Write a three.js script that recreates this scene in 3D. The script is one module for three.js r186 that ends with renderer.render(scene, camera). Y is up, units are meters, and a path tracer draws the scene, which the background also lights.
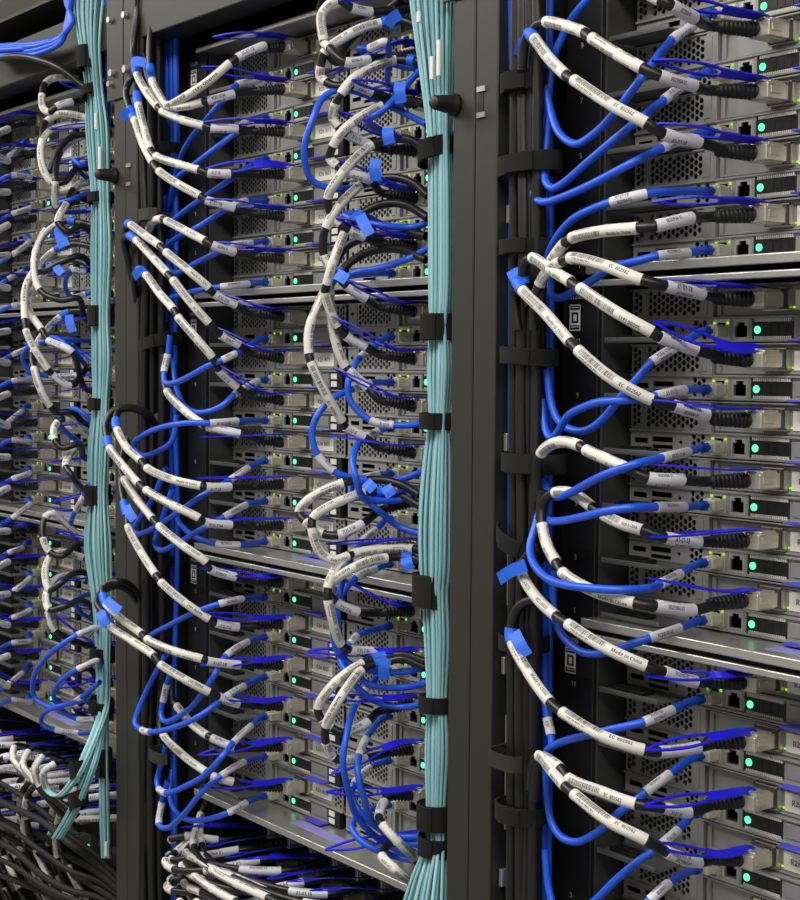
import * as THREE from 'three';
import { RoundedBoxGeometry } from 'three/addons/geometries/RoundedBoxGeometry.js';
import { mergeGeometries } from 'three/addons/utils/BufferGeometryUtils.js';
import { RectAreaLightUniformsLib } from 'three/addons/lights/RectAreaLightUniformsLib.js';

// ------------------------------------------------------------------ camera, light, exposure
const scene = new THREE.Scene();
scene.background = new THREE.Color(0x000000);
const OY = 1.6;                                        // height of the reference row of lights above the floor
const camera = new THREE.PerspectiveCamera(32.318, 800 / 900, 0.05, 20);
camera.position.set(0.73015, OY - 0.02701, 0.85794);
camera.rotation.order = 'YXZ';
camera.rotation.set(-0.0542845, 0.9308657, 0.0073165);
camera.updateMatrixWorld(true);
const renderer = new THREE.WebGLRenderer();
renderer.toneMapping = THREE.LinearToneMapping;
renderer.toneMappingExposure = 0.78;
renderer.shadowMap.enabled = true;
RectAreaLightUniformsLib.init();
const CEIL = 2.75;
const PANELS = [[-3.0, 1.15], [-1.4, 1.15], [0.2, 1.15], [1.8, 1.15]];
const PANEL_W = 1.2, PANEL_D = 0.6, PANEL_I = 17;
for (const [x, z] of PANELS) {
  const l = new THREE.RectAreaLight(new THREE.Color(1.0, 0.97, 0.9), PANEL_I, PANEL_W, PANEL_D);
  l.name = 'panel_light'; l.position.set(x, CEIL - 0.035, z); l.rotation.x = -Math.PI / 2; l.castShadow = true;
  scene.add(l);
}

// ------------------------------------------------------------------ helpers
let seed = 7;
const rnd = () => { seed = (seed * 1664525 + 1013904223) >>> 0; return seed / 4294967296; };
const rr = (a, b) => a + (b - a) * rnd();
const V = (x, y, z) => new THREE.Vector3(x, y, z);
const FOC = 450 / Math.tan(THREE.MathUtils.degToRad(32.318 / 2));
function at(x, y, z) {                                 // pixel on the vertical plane at depth z (metres) -> point of the room
  const d = V((x - 400) / FOC, -(y - 450) / FOC, -1).applyQuaternion(camera.quaternion);
  return d.multiplyScalar((z - camera.position.z) / d.z).add(camera.position);
}
const names = {};
function numbered(n) { const k = names[n] = (names[n] ?? -1) + 1; return k ? n + '_' + String(k).padStart(3, '0') : n; }
function tag(o, label, category, group) { o.userData = { ...o.userData, label, category }; if (group) o.userData.group = group; return o; }
function thing(name, label, category, pos = [0, 0, 0], group) {
  const o = new THREE.Group(); o.name = numbered(name); o.position.set(...pos); scene.add(o);
  return tag(o, label, category, group);
}
function part(name, geo, mat, parent) {
  const m = new THREE.Mesh(geo, mat); m.name = name; m.castShadow = m.receiveShadow = true; parent.add(m); return m;
}
function struct(name, geo, mat) { const m = part(name, geo, mat, scene); m.userData.kind = 'structure'; return m; }
// box from mm bounds
function bx(x0, x1, y0, y1, z0, z1, r = 0) {
  const s = 0.001, w = (x1 - x0) * s, h = (y1 - y0) * s, d = (z1 - z0) * s;
  let g = r ? new RoundedBoxGeometry(w, h, d, 1, Math.min(r * s, w / 2.01, h / 2.01, d / 2.01)) : new THREE.BoxGeometry(w, h, d);
  if (g.index && r) g = g.toNonIndexed(); if (!r) g = g.toNonIndexed();
  g.translate((x0 + x1) / 2 * s, (y0 + y1) / 2 * s, (z0 + z1) / 2 * s); return g;
}
const merge = (a) => a.length === 1 ? a[0] : mergeGeometries(a.map((g) => g.index ? g.toNonIndexed() : g));
function plate(x0, x1, y0, y1, z, holes, depth = 1) {   // flat plate with holes (arrays of mm points), front face at z
  const s = new THREE.Shape([[x0, y0], [x1, y0], [x1, y1], [x0, y1]].map((p) => new THREE.Vector2(...p)));
  for (const h of holes) s.holes.push(new THREE.Path(h.map((p) => new THREE.Vector2(...p))));
  const g = new THREE.ExtrudeGeometry(s, { depth, bevelEnabled: false });
  g.translate(0, 0, z - depth); g.scale(0.001, 0.001, 0.001); return g;
}
function hexHoles(x0, x1, y0, y1, cx = 4.35, py = 5.02, r = 2.25) {   // honeycomb in columns
  const out = [], n = Math.floor((x1 - x0 - 2 * r) / cx), m = Math.floor((y1 - y0 - 2 * r) / py), ox = (x1 - x0 - n * cx) / 2, oy = (y1 - y0 - m * py) / 2;
  for (let i = 0; i <= n; i++) for (let j = 0; j <= m; j++) {
    const x = x0 + ox + i * cx, y = y0 + oy + j * py + (i % 2 ? py / 2 : 0); if (y + r * 0.87 > y1) continue;
    const h = []; for (let k = 0; k < 6; k++) { const a = k * Math.PI / 3; h.push([x + r * Math.cos(a), y + r * Math.sin(a)]); }
    out.push(h);
  }
  return out;
}
const rectHole = (x0, x1, y0, y1) => [[x0, y0], [x1, y0], [x1, y1], [x0, y1]];

// ------------------------------------------------------------------ materials
function noiseTex(base, amp, w = 256, h = 256, sx = 1, sy = 1) {
  const d = new Uint8Array(w * h * 4); let s2 = 99 + w + base;
  const r2 = () => { s2 = (s2 * 1664525 + 1013904223) >>> 0; return s2 / 4294967296; };
  const cell = (n) => { const a = []; for (let i = 0; i < n * n; i++) a.push(r2()); return (u, v) => { const x = u * n, y = v * n, i = Math.floor(x), j = Math.floor(y), f = x - i, g = y - j, q = (p, o) => a[((o % n) + n) % n * n + ((p % n) + n) % n]; return (q(i, j) * (1 - f) + q(i + 1, j) * f) * (1 - g) + (q(i, j + 1) * (1 - f) + q(i + 1, j + 1) * f) * g; }; };
  const c1 = cell(8), c2 = cell(32);
  for (let j = 0; j < h; j++) for (let i = 0; i < w; i++) {
    const n = 0.5 * c1(i / w * sx, j / h * sy) + 0.3 * c2(i / w * sx, j / h * sy) + 0.2 * r2();
    const v = Math.max(0, Math.min(255, base + amp * (n - 0.5) * 2)), k = (j * w + i) * 4;
    d[k] = d[k + 1] = d[k + 2] = v; d[k + 3] = 255;
  }
  const t = new THREE.DataTexture(d, w, h); t.wrapS = t.wrapT = THREE.RepeatWrapping; t.magFilter = THREE.LinearFilter; t.needsUpdate = true; return t;
}
const rough1 = noiseTex(128, 60), rough2 = noiseTex(150, 70);
const std = (color, roughness, metalness = 0, more = {}) => new THREE.MeshStandardMaterial({ color, roughness, metalness, ...more });
const M = {
  rack: std(0x2b2b27, 0.5, 0.1),
  rackDark: std(0x1c1c1c, 0.55, 0.1),
  ear: std(0x17181a, 0.5),
  steel: std(0x9a9a98, 0.62, 0.55),
  steelLight: std(0xb5b4b0, 0.5, 0.6),
  steelDark: std(0x4a4a4b, 0.6, 0.4),
  inner: std(0x0c0c0d, 0.8),  // near-black: shade of unlit interiors put into the colour
  lip: std(0x6f7072, 0.5, 0.5),
  silver: std(0xd2d1cc, 0.33, 0.85),
  nickel: std(0xcfc9b8, 0.36, 0.7),
  black: std(0x121213, 0.5),
  blackCable: std(0x151516, 0.4),
  matteCable: std(0x0e0e0f, 0.75),
  boot: std(0x161617, 0.55),
  velcro: std(0x0b0b0b, 1),
  blue: std(0x1d55d6, 0.42),
  blueDark: std(0x173fae, 0.45),
  tape: std(0x1f63e0, 0.55),
  tab: std(0x1a14c8, 0.45),
  latchBlue: std(0x4a48c0, 0.5), sticker: std(0x8a88c8, 0.5),  // lavender tone of the tab reflection painted on the bottom plates
  clear: new THREE.MeshPhysicalMaterial({ color: 0xe9e6d8, roughness: 0.2, transmission: 0.45, thickness: 0, ior: 1.5 }),
  aqua: [std(0x86b4bd, 0.5), std(0x7aa8b2, 0.5), std(0x92c0c8, 0.5)],
  white: std(0xe8e6e2, 0.6),
  button: std(0xd9d8d2, 0.5),
  paper: std(0xe4e1dc, 0.7),
  ledG: std(0x0c3020, 0.4, 0, { emissive: new THREE.Color(0.14, 1.0, 0.5), emissiveIntensity: 1.9 }),
  ledY: std(0x203005, 0.4, 0, { emissive: new THREE.Color(0.45, 1.0, 0.05), emissiveIntensity: 1.1 }),
  jack: std(0x0a0a0b, 0.6),
  wall: std(0xc9c8c2, 0.9), floor: std(0x8d8d8a, 0.6), ceil: std(0xd8d7d2, 0.95),
};
M.steel.roughnessMap = null;
function canvasTex(w, h, draw) {
  const c = document.createElement('canvas'); c.width = w; c.height = h; const g = c.getContext('2d'); draw(g, w, h);
  const t = new THREE.CanvasTexture(c); t.colorSpace = THREE.SRGBColorSpace; t.anisotropy = 4; return t;
}
function bars(g, x, y, w, h) { let p = x; while (p < x + w) { const a = 1 + Math.floor(rnd() * 3); g.fillRect(p, y, a, h); p += a + 1 + Math.floor(rnd() * 3); } }
// printed white sleeves: the same print runs round the sleeve
const PRINTS = [['Made in China', 1], ['EC  802562', 1], ['(1P) 00D95', 1], ['MELLANOX', 0]];
const sleeveMats = PRINTS.map(([txt, bar]) => std(0xffffff, 0.55, 0, { map: canvasTex(512, 192, (g, w, h) => {
  g.fillStyle = '#d3d0ca'; g.fillRect(0, 0, w, h); g.fillStyle = '#141418';
  for (let k = 0; k < 3; k++) {
    const y = k * 64 + 8;
    g.font = 'bold 26px sans-serif'; g.fillText(txt, 300, y + 40);
    if (bar) { bars(g, 40, y + 8, 220, 30); g.font = 'bold 15px sans-serif'; g.fillText('7108 2R 0047 M1', 60, y + 54); } else { g.font = 'bold 30px sans-serif'; g.fillText(txt, 40, y + 42); }
  }
}) }));
const tagMats = ['A1-07-1B', 'PCKG 0144'].map((txt) => std(0xffffff, 0.5, 0, { map: canvasTex(256, 128, (g, w, h) => {
  g.fillStyle = '#cbc9d2'; g.fillRect(0, 0, w, h); g.fillStyle = '#22222c'; g.font = 'bold 24px sans-serif';
  for (let k = 0; k < 2; k++) { g.fillText(txt, 50, k * 64 + 30); g.font = 'bold 20px sans-serif'; g.fillText('0025904 01', 60, k * 64 + 52); g.font = 'bold 24px sans-serif'; }
}) }));
const assetMats = ['R2n N01', 'R2n N05', 'R2n N11'].map((txt) => std(0xffffff, 0.6, 0, { map: canvasTex(160, 64, (g, w, h) => {
  g.fillStyle = '#e6e3da'; g.fillRect(0, 0, w, h); g.fillStyle = '#55554f'; g.font = 'bold 26px sans-serif'; g.fillText(txt, 26, 42);
}) }));

// ------------------------------------------------------------------ the room
{
  const b = (x0, x1, y0, y1, z0, z1) => { const g = new THREE.BoxGeometry(x1 - x0, y1 - y0, z1 - z0); g.translate((x0 + x1) / 2, (y0 + y1) / 2, (z0 + z1) / 2); return g; };
  struct('floor', b(-5, 4, -0.1, 0, -2.2, 3.2), M.floor);
  struct('ceiling', b(-5, 4, CEIL, CEIL + 0.1, -2.2, 3.2), M.ceil);
  struct('wall_back', b(-5, 4, 0, CEIL, -2.3, -2.2), M.wall);
  struct('wall_front', b(-5, 4, 0, CEIL, 3.2, 3.3), M.wall);
  struct('wall_left', b(-5.1, -5, 0, CEIL, -2.2, 3.2), M.wall);
  struct('wall_right', b(4, 4.1, 0, CEIL, -2.2, 3.2), M.wall);
  PANELS.forEach(([x, z], i) => {
    const t = thing('ceiling_light', ['far left', 'left', 'right', 'far right'][i] + ' white light panel in the aisle ceiling', 'ceiling light', [x, CEIL - 0.03, z]);
    part('frame', b(-0.63, 0.63, 0.004, 0.03, -0.33, 0.33), M.white, t);
    part('diffuser', b(-0.6, 0.6, -0.002, 0.004, -0.3, 0.3), std(0xffffff, 0.6, 0, { emissive: new THREE.Color(1, 0.97, 0.9), emissiveIntensity: 1 }), t);
  });
}

// ------------------------------------------------------------------ rack frames, enclosures, servers
const P = 0.0418014, PITCH = 0.2667;
const RX = { A: 0, B: -0.6, C: -1.2 }, RN = { A: 'right', B: 'middle', C: 'left' };
const CN = ['upper', 'middle', 'lower'], ORD = ['first', 'second', 'third', 'fourth', 'fifth', 'sixth'];
const rowY = (c, i) => OY - (c - 1) * PITCH - i * P;
const TOP = OY + 0.40;
function rackFrame(k) {
  const X = RX[k];
  const t = thing('server_rack', { A: 'black steel rack frame on the right, post with pin and slot hole', B: 'black steel rack frame in the middle between two aqua fibre bundles', C: 'black steel rack frame at the far left edge' }[k], 'rack', [X + 0.08, 0, 0]);
  const H = TOP * 1000, o = -80;                        // local mm: rack centre is at x = 80 of the row of lights
  const q = (x0, x1, y0, y1, z0, z1, r) => bx(x0 + o, x1 + o, y0, y1, z0, z1, r);
  const y0 = (OY + 0.262) * 1000;
  for (const s of [0, 1]) {
    const a = s ? [352.5, 379.5] : [-219.5, -192.5];
    part('post', q(a[0], a[1], 0, H, 52, 80, 1.6), M.rack, t);
    const e = s ? [351.5, 353.5] : [-193.5, -191];
    part('inner_panel', merge([q(e[0], e[1], 0, H, -700, 54)]), M.rackDark, t);
    part('side_panel', s ? q(378, 379.2, 0, H, -900, 52) : q(-219.2, -218, 0, H, -900, 52), M.rackDark, t);
    // gusset at the top corner with screws
    const g = part('gusset', s ? q(340, 379, y0, H, 80, 82.5, 0.8) : q(-219, -180 - 12, y0, H, 80, 82.5, 0.8), M.rack, t);
  }
  part('top_beam', q(-191, 351.5, (OY + 0.321) * 1000, (OY + 0.372) * 1000, 40, 78, 2), M.rack, t);
  part('top_recess', q(-191, 351.5, (OY + 0.366) * 1000, H, -20, 0), M.inner, t);
  part('top_panel', q(-219, 379, H, H + 4, -900, 82), M.rackDark, t);
  part('base_beam', q(-191, 351.5, 0, 90, 40, 78, 2), M.rack, t);
  part('back_panel', q(-219, 379, 0, H, -904, -900), M.rackDark, t);
  if (k !== 'C') {
    // pin, slot plate, cage nuts and the slots of the inner side
    const pin = new THREE.LatheGeometry([[0, 0], [9, 0], [9, 3], [7.5, 4.5], [7, 10], [5.6, 21], [4.4, 23], [0, 23]].map(([r, y]) => new THREE.Vector2(r / 1000, y / 1000)), 20);
    pin.rotateX(Math.PI / 2); const Pp = at(455, 105, 0.081);
    pin.translate(-0.245 - 0.08, OY + 0.180, 0.08);
    part('door_pin', pin, M.black, t);
    const sx = -211.5, sy = (OY + 0.178) * 1000;
    const hg = part('slot_plate', merge([q(sx - 5, sx + 5, sy + 8, sy + 12, 80, 81.5), q(sx - 5, sx + 5, sy - 12, sy - 8, 80, 81.5)]), M.silver, t);
    part('slot_hole', q(sx - 4, sx + 2, sy - 8, sy + 8, 79.5, 80.4), M.jack, t);
  }
  if (k === 'A' || k === 'B') {
    const ys = [[48, 158], [272, 390], [497, 605], [715, 830]], nuts = [215, 442, 665, 878];
    for (const [a, b] of ys) {
      const ya = at(507, a, 0.066).y * 1000, yb = at(507, b, 0.066).y * 1000;
      part('slot_edge', q(-191.2, -190, yb, ya, 64.5, 66.5), M.steelLight, t);
    }
    for (const y of nuts) {
      const c = at(503, y, 0.07).y * 1000;
      const n = part('cage_nut', merge([q(-191, -187, c - 7, c + 7, 66, 72, 0.8), q(-190, -183, c - 5, c + 5, 57, 66, 0.8)]), M.silver, t);
    }
  }
  return t;
}
const frames = ['A', 'B', 'C'].map(rackFrame);
{ // screws in the gusset of the middle rack's left post
  const o = frames[1];
  for (const [x, y, r] of [[110, 20, 3.4], [112, 73, 4], [110, 84, 3], [126, 69, 4.2], [125, 15, 3.6]]) {
    const g = new THREE.CylinderGeometry(r / 1000, r / 1000, 0.005, 12); g.rotateX(Math.PI / 2);
    const p = at(x, y, 0.084); g.translate(p.x - o.position.x, p.y, 0.0845); part('screw', g, M.nickel, o);
  }
}

const numberTex = (txt, size = 22) => std(0xffffff, 0.5, 0, { map: canvasTex(64, 32, (g, w, h) => { g.fillStyle = '#141517'; g.fillRect(0, 0, w, h); g.fillStyle = '#c9c9c9'; g.font = `${size}px sans-serif`; g.textAlign = 'center'; g.fillText(txt, 32, 24); }) });
const numMats = ['11', '9', '7', '5', '3', '1'].map((t) => numberTex(t)), modelMat = numberTex('n1200', 20);
const stickerMat = std(0xffffff, 0.5, 0, { map: canvasTex(64, 96, (g) => { g.fillStyle = '#dddcd8'; g.fillRect(0, 0, 64, 96); g.fillStyle = '#1a1a1c'; g.fillRect(4, 4, 56, 16); g.fillRect(4, 76, 56, 16); g.fillRect(12, 28, 40, 40); g.fillStyle = '#dddcd8'; g.fillRect(22, 36, 20, 24); g.fillRect(8, 9, 46, 3); g.fillRect(8, 81, 46, 3); }) });
function quad(x0, x1, y0, y1, z) { const g = new THREE.PlaneGeometry((x1 - x0) / 1000, (y1 - y0) / 1000); g.translate((x0 + x1) / 2000, (y0 + y1) / 2000, z / 1000); return g; }
function enclosure(k, c) {
  const X = RX[k], yb = rowY(c, 5) - 0.0155;            // underside
  const t = thing('server_enclosure', `${CN[c]} grey server enclosure with silver ledge and black numbered side strip, ${RN[k]} rack`, 'enclosure', [X + 0.085, yb, 0]);
  const o = -85, q = (x0, x1, y0, y1, z0, z1, r) => bx(x0 + o, x1 + o, y0, y1, z0, z1, r);
  const H = 262.4;
  part('bottom_plate', merge([q(-128, 312, 4.2, 6, -420, 45), q(-128, 312, 0, 7.2, 44, 47, 1.2)]), M.silver, t);
  part('painted_reflection', bx(35 + o, 128 + o, 5.95, 6.25, 14, 28), M.sticker, t);  // lavender strip painted on as the reflection of the blue release tab
  part('top_plate', merge([q(-128, 312, H - 2, H, -420, 43), q(-128, 312, H - 5, H + .2, 42, 45, 1.2)]), M.silver, t);
  for (const s of [0, 1]) part('side_wall', s ? q(311, 313, 4, H, -420, 28) : q(-129, -127, 4, H, -420, 28), M.steelDark, t);
  part('divider', q(90.6, 92.6, 6, H - 2, -420, -2), M.steelDark, t);
  for (const s of [0, 1]) {
    const e = part('mounting_strip', s ? q(313, 348, 1, H, 22, 32, 1) : q(-168, -129, 1, H, 22, 32, 1), M.ear, t);
    if (s) continue;
    for (let i = 0; i < 6; i++) {
      const y = (rowY(c, i) - yb) * 1000 - 7;
      if (k !== 'C') part('number', quad(-158 + o, -142 + o, y - 4, y + 4, 32.4), numMats[i], e);
      part('slot', q(-139, -130, y - 1, y + 7, 31.8, 32.3), M.jack, e);
    }
    if (k !== 'C') { part('sticker', quad(-160 + o, -148 + o, H - 37, H - 17, 32.4), stickerMat, e); part('number', quad(-162 + o, -144 + o, H - 15, H - 6, 32.4), modelMat, e); }
  }
  part('back_box', q(-127, 311, 6, H - 2, -420, -310), M.inner, t);
}
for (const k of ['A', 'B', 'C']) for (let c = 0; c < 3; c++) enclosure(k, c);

// one server, origin at the bottom of its face below the light; y0 shifts "from the light" to "from the bottom"
const y0 = 8.5;
function makeServer(right) {
  const t = new THREE.Group();
  const q = (x0, x1, a, b, z0, z1, r) => bx(x0, x1, a + y0, b + y0, z0, z1, r);
  const pl = (x0, x1, a, b, z, holes, d) => { const g = plate(x0, x1, a, b, z, holes, d); g.translate(0, y0 / 1000, 0); return g; };
  part('body', q(-124, 90, -8.3, 32.4, -300, -14), M.inner, t);
  part('grille', pl(-109, -52, 9.6, 32.4, 0.8, hexHoles(-108.5, -53, 9.8, 32.2)), M.steel, t);
  if (right) { const sp = part('side_plate', pl(-124, -110, 9.6, 32.4, 0.6, []), M.steel, t); const sc = new THREE.CylinderGeometry(0.0016, 0.0016, 0.0012, 10); sc.rotateX(Math.PI / 2); sc.translate(-0.117, 0.0305, 0.001); part('screw', sc, M.jack, sp); }
  else part('grille', pl(-124, -112.5, 9.6, 32.4, 0, hexHoles(-123.6, -113, 10, 32)), M.steel, t);
  part('grille', pl(-63, -46, -7, 8.2, 0.4, hexHoles(-62, -47, -6.6, 8)), M.steel, t);
  part('grille', pl(68, 88, 9.6, 32.4, 0, hexHoles(72, 87, 10, 32)), M.steel, t);
  part('face_frame', merge([
    q(-112.6, -108.8, 9.6, 32.4, -2, 1.6, 0.4), q(-124, 90, 31.2, 32.5, -14, 2.2, 0.4), q(-52, -41, 9.6, 31.4, -3, 2, 0.5), q(-124, 90, 8.1, 9.7, -14, 2.4, 0.4),
    q(-63, 62, -8.4, -6.6, -14, 3, 0.4), q(-46, -42, -6.6, 8.1, -3, 0.6), q(-26, -23, -6.6, 8.1, -3, 1), q(-8, -5, -6.6, 8.1, -3, 1.4, 0.3), q(-53, -46, 12, 29, 1.8, 2.6, 0.3)]), M.steel, t);
  part('service_plate', pl(-124, -63, -7.2, 8.2, 0.2, [rectHole(-120, -106, -1, 3), rectHole(-101, -80, 0.5, 4.5), rectHole(-101, -80, -4.5, -1.6), [[-74, 1], [-72, -1], [-70, 1], [-72, 3]]]), M.steel, t);
  const br = part('adapter_bracket', merge([pl(-41, 68, 9.7, 31.3, -3, [rectHole(6, 26, 14, 28)]), q(-36, 66, 28.6, 30, -3, -1.4, 0.4), q(-36, 66, 10.6, 12, -3, -1.4, 0.4), q(-40, -36, 10.6, 30, -3, -1, 0.4)]), M.steel, t);
  part('cage', merge([q(4.6, 6.4, 13, 29, -14, 1), q(25.6, 27.4, 13, 29, -14, 1), q(4.6, 27.4, 27.4, 29, -14, 1), q(4.6, 27.4, 13, 14.6, -14, 1)]), M.nickel, br);
  part('link_light', q(28.4, 29.8, 14.6, 16, -3, -2), M.ledY, br);
  const jack = (x0, x1) => pl(x0, x1, -6.6, 8.1, 0.8, [[[x0 + 1.8, -5], [x1 - 1.8, -5], [x1 - 1.8, 3], [x1 - 4.2, 3], [x1 - 4.2, 5.6], [x0 + 4.2, 5.6], [x0 + 4.2, 3], [x0 + 1.8, 3]]], 2);
  const np = part('network_port', jack(-42, -26), M.nickel, t);
  part('link_light', q(-41, -39.2, 4.4, 6.2, 0.8, 1.3), M.ledY, np);
  part('link_light', q(-28.6, -26.8, 4.4, 6.2, 0.8, 1.3), M.ledY, np);
  part('console_port', jack(-23, -8), M.steelLight, t);
  const op = part('operator_panel', merge([q(-4.8, 31, -6, 5.6, -3, 0.9, 0.5), q(-4.8, 31, -6.6, 8.1, -4, -2)]), M.black, t);
  const led = new THREE.CylinderGeometry(0.0027, 0.0027, 0.001, 18); led.rotateX(Math.PI / 2); led.translate(0, y0 / 1000, 0.0012);
  part('status_light', led, M.ledG, op);
  for (const x of [9, 16, 23]) part('panel_button', q(x - 2.6, x + 2.6, -3.5, 3.5, 0.8, 1.2, 0.2), M.ear, op);
  const teeth = []; for (let x = -2.5; x < 30; x += 1.75) teeth.push(q(x, x + 0.85, 5.6, 8, -2, 1.6), q(x, x + 0.85, -6.6, -4.6, -2, 1.6));
  part('vent_comb', merge(teeth), M.button, t);
  part('blank_plate', merge([q(31, 62, -6.6, 8.1, -3, 0), q(34, 60, -4.6, 6, -1, 0.9, 0.5)]), M.steel, t);
  const la = part('latch', q(62.6, 84, -8.2, 8, -5, 1.6, 0.6), M.black, t);
  part('latch_button', q(66, 76, 1, 6.4, 1.4, 2.2, 0.3), M.button, la); part('latch_button', q(66, 76, -6.4, -1, 1.4, 2.2, 0.3), M.button, la);
  part('release_tab', merge([q(36, 66, -8.3, -6.9, 0, 13, 0.6)]), M.latchBlue, t);
  const al = quad(30, 65, 13.5 + y0, 27 + y0, -2.4); part('asset_label', al, assetMats[0], t);
  if (right) return t;
  const lip = part('tray_lip', merge([q(-124, -63, -8.4, -7.2, 0, 30), q(-124, -63, -8.4, -4.6, 28.6, 30, 0.5), q(-124, -63, -8.4, -5.6, 0, 1.4)]), M.lip, t);
  part('lip_handle', merge([q(-119, -86, -7.2, -4, 8, 22, 1), q(-116, -90, -4, -2.6, 12, 20, 0.6)]), M.black, lip);
  return t;
}
const protos = [makeServer(false), makeServer(true)];
const COLS = { A: [0], B: [0, 1], C: [0, 1] };
const ordCol = ['left', 'right'];
for (const k of ['A', 'B', 'C']) for (let c = 0; c < 3; c++) for (let i = 0; i < 6; i++) for (const s of COLS[k]) {
  const o = protos[s].clone(); o.name = numbered('server'); scene.add(o);
  o.position.set(RX[k] + s * 0.218, rowY(c, i) - y0 / 1000, 0);
  o.traverse((m) => { if (m.name === 'asset_label') m.material = assetMats[(c + i + s) % 3]; });
  tag(o, `slim grey server, ${ORD[i]} row${k === 'A' ? '' : ' of ' + ordCol[s] + ' column'} in ${CN[c]} enclosure of ${RN[k]} rack`, 'server', 'slim servers stacked in the racks');
}

// ------------------------------------------------------------------ cables
const upv = V(0, 1, 0);
class Sub extends THREE.Curve { constructor(c, a, b) { super(); this.c = c; this.a = a; this.b = b; } getPoint(t, o) { return this.c.getPoint(this.a + (this.b - this.a) * t, o); } }
function tube(curve, a, b, r, seg, rad = 8, caps = true) {
  const s = new Sub(curve, a, b); s.getUtoTmapping = (u) => u;
  const g = new THREE.TubeGeometry(s, Math.max(2, seg), r, rad, false);
  return g;
}
function sleeveTube(curve, a, b, r, spin = 0) {
  const L = curve.getLength() * (b - a), g = tube(curve, b, a, r, Math.max(3, Math.round(L / 0.005)), 12);
  const uv = g.attributes.uv; for (let i = 0; i < uv.count; i++) uv.setXY(i, uv.getX(i), uv.getY(i) + spin);
  // end rings
  const ends = [a, b].map((t) => { const e = new THREE.RingGeometry(r * 0.7, r, 12); const tn = curve.getTangent(t); if (t === a) tn.negate(); e.applyQuaternion(new THREE.Quaternion().setFromUnitVectors(V(0, 0, 1), tn)); const p = curve.getPoint(t); e.translate(p.x, p.y, p.z); return e; });
  return mergeGeometries([g.toNonIndexed(), ...ends.map((e) => e.toNonIndexed())]);
}
for (const m of [...sleeveMats, ...tagMats]) { m.map.wrapT = THREE.RepeatWrapping; }
// ribbon swept along points: side vector = width direction
function ribbon(pts, w, side, th, off = () => 0) {
  const n = pts.length, pos = [], idx = [];
  for (let i = 0; i < n; i++) {
    const p = pts[i], tn = pts[Math.min(n - 1, i + 1)].clone().sub(pts[Math.max(0, i - 1)]).normalize();
    const sd = side.clone().addScaledVector(tn, -side.dot(tn)).normalize(), nm = tn.clone().cross(sd).normalize();
    const u = i / (n - 1), ww = typeof w === 'function' ? w(u) : w, o = off(u);
    for (const [a, b] of [[-1, -1], [1, -1], [1, 1], [-1, 1]]) { const v = p.clone().addScaledVector(sd, o + a * ww / 2).addScaledVector(nm, b * th / 2); pos.push(v.x, v.y, v.z); }
    if (i) { const a = (i - 1) * 4, b = i * 4; for (let k = 0; k < 4; k++) { const l = (k + 1) % 4; idx.push(a + k, a + l, b + l, a + k, b + l, b + k); } }
  }
  idx.push(0, 2, 1, 0, 3, 2); const e = (n - 1) * 4; idx.push(e, e + 1, e + 2, e, e + 2, e + 3);
  let g = new THREE.BufferGeometry(); g.setAttribute('position', new THREE.Float32BufferAttribute(pos, 3)); g.setIndex(idx); g = g.toNonIndexed(); g.computeVertexNormals();
  g.setAttribute('uv', new THREE.Float32BufferAttribute(new Float32Array(g.attributes.position.count * 2), 2)); return g;
}
const bootProfile = []; { bootProfile.push([0, 0], [6.2, 0]); for (let k = 0; k < 9; k++) { const y = 1 + k * 3.3, r = 6.3 - k * 0.16; bootProfile.push([r, y], [r, y + 1.9], [r - 1.1, y + 2.1], [r - 1.1, y + 3.2]); } bootProfile.push([4.2, 31.5], [0, 31.5]); }
const bootGeo = new THREE.LatheGeometry(bootProfile.map(([r, y]) => new THREE.Vector2(r / 1000, y / 1000)), 14);
const bootFarGeo = bootGeo;
const plugGeo = merge([bx(-9.2, 9.2, -6.2, 5, 0, 25, 1.2), bx(-8.6, 8.6, 4, 6.6, 6, 22, 0.8), bx(-9.4, 9.4, -4, 3.5, -4, 3, 0.4), bx(-4, 4, 5.8, 7.4, 18, 24, 0.5), bx(-6, 6, -7, -5.6, 4, 20, 0.6), bx(8.6, 10, -2.4, 2.4, 12, 22, 0.4)]);
const latchGeo = merge([bx(-9.9, 9.9, -6.9, 7.2, 0, 4.2, 0.5), bx(-5, 5, 6.4, 7.6, 5, 9, 0.3)]);
const rjGeo = merge([bx(-5.8, 5.8, -4, 4, -2, 11, 0.8), bx(-2.6, 2.6, 3.6, 5, 1, 11, 0.4), bx(-3.6, 3.6, -3.4, 3.4, 10, 14, 1.2)]);
const PX = 0.016;                                      // where the data connectors sit, from the status light
const IBR = 0.0038, ETR = 0.0030;
function parse(spec, base) {                            // "x,y[,z] letter x,y ..." -> points with the letter that starts there
  const pts = []; let cur = base;
  for (const tk of spec.trim().split(/\s+/)) {
    if (/^[a-z]$/.test(tk)) { cur = tk; if (pts.length) pts[pts.length - 1].c = tk; continue; }
    const [x, y, z] = tk.split(',').map(Number); pts.push({ x, y, z, c: cur });
  }
  return pts;
}
function depths(pts, x0, y0p, zs, zmax, zend) {         // depth along the run: straight out of the port, over, and back to the trunk
  let L = 0, px = x0, py = y0p; for (const p of pts) { L += Math.hypot(p.x - px, p.y - py); p.s = L; px = p.x; py = p.y; }
  for (const p of pts) {
    const s = p.s / L; if (p.z !== undefined) { p.z /= 1000; continue; }
    p.z = s < 0.42 ? zs + (zmax - zs) * Math.sin(Math.PI / 2 * s / 0.42) : zend + (zmax - zend) * (0.5 + 0.5 * Math.cos(Math.PI * (s - 0.42) / 0.58));
  }
}
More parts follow.
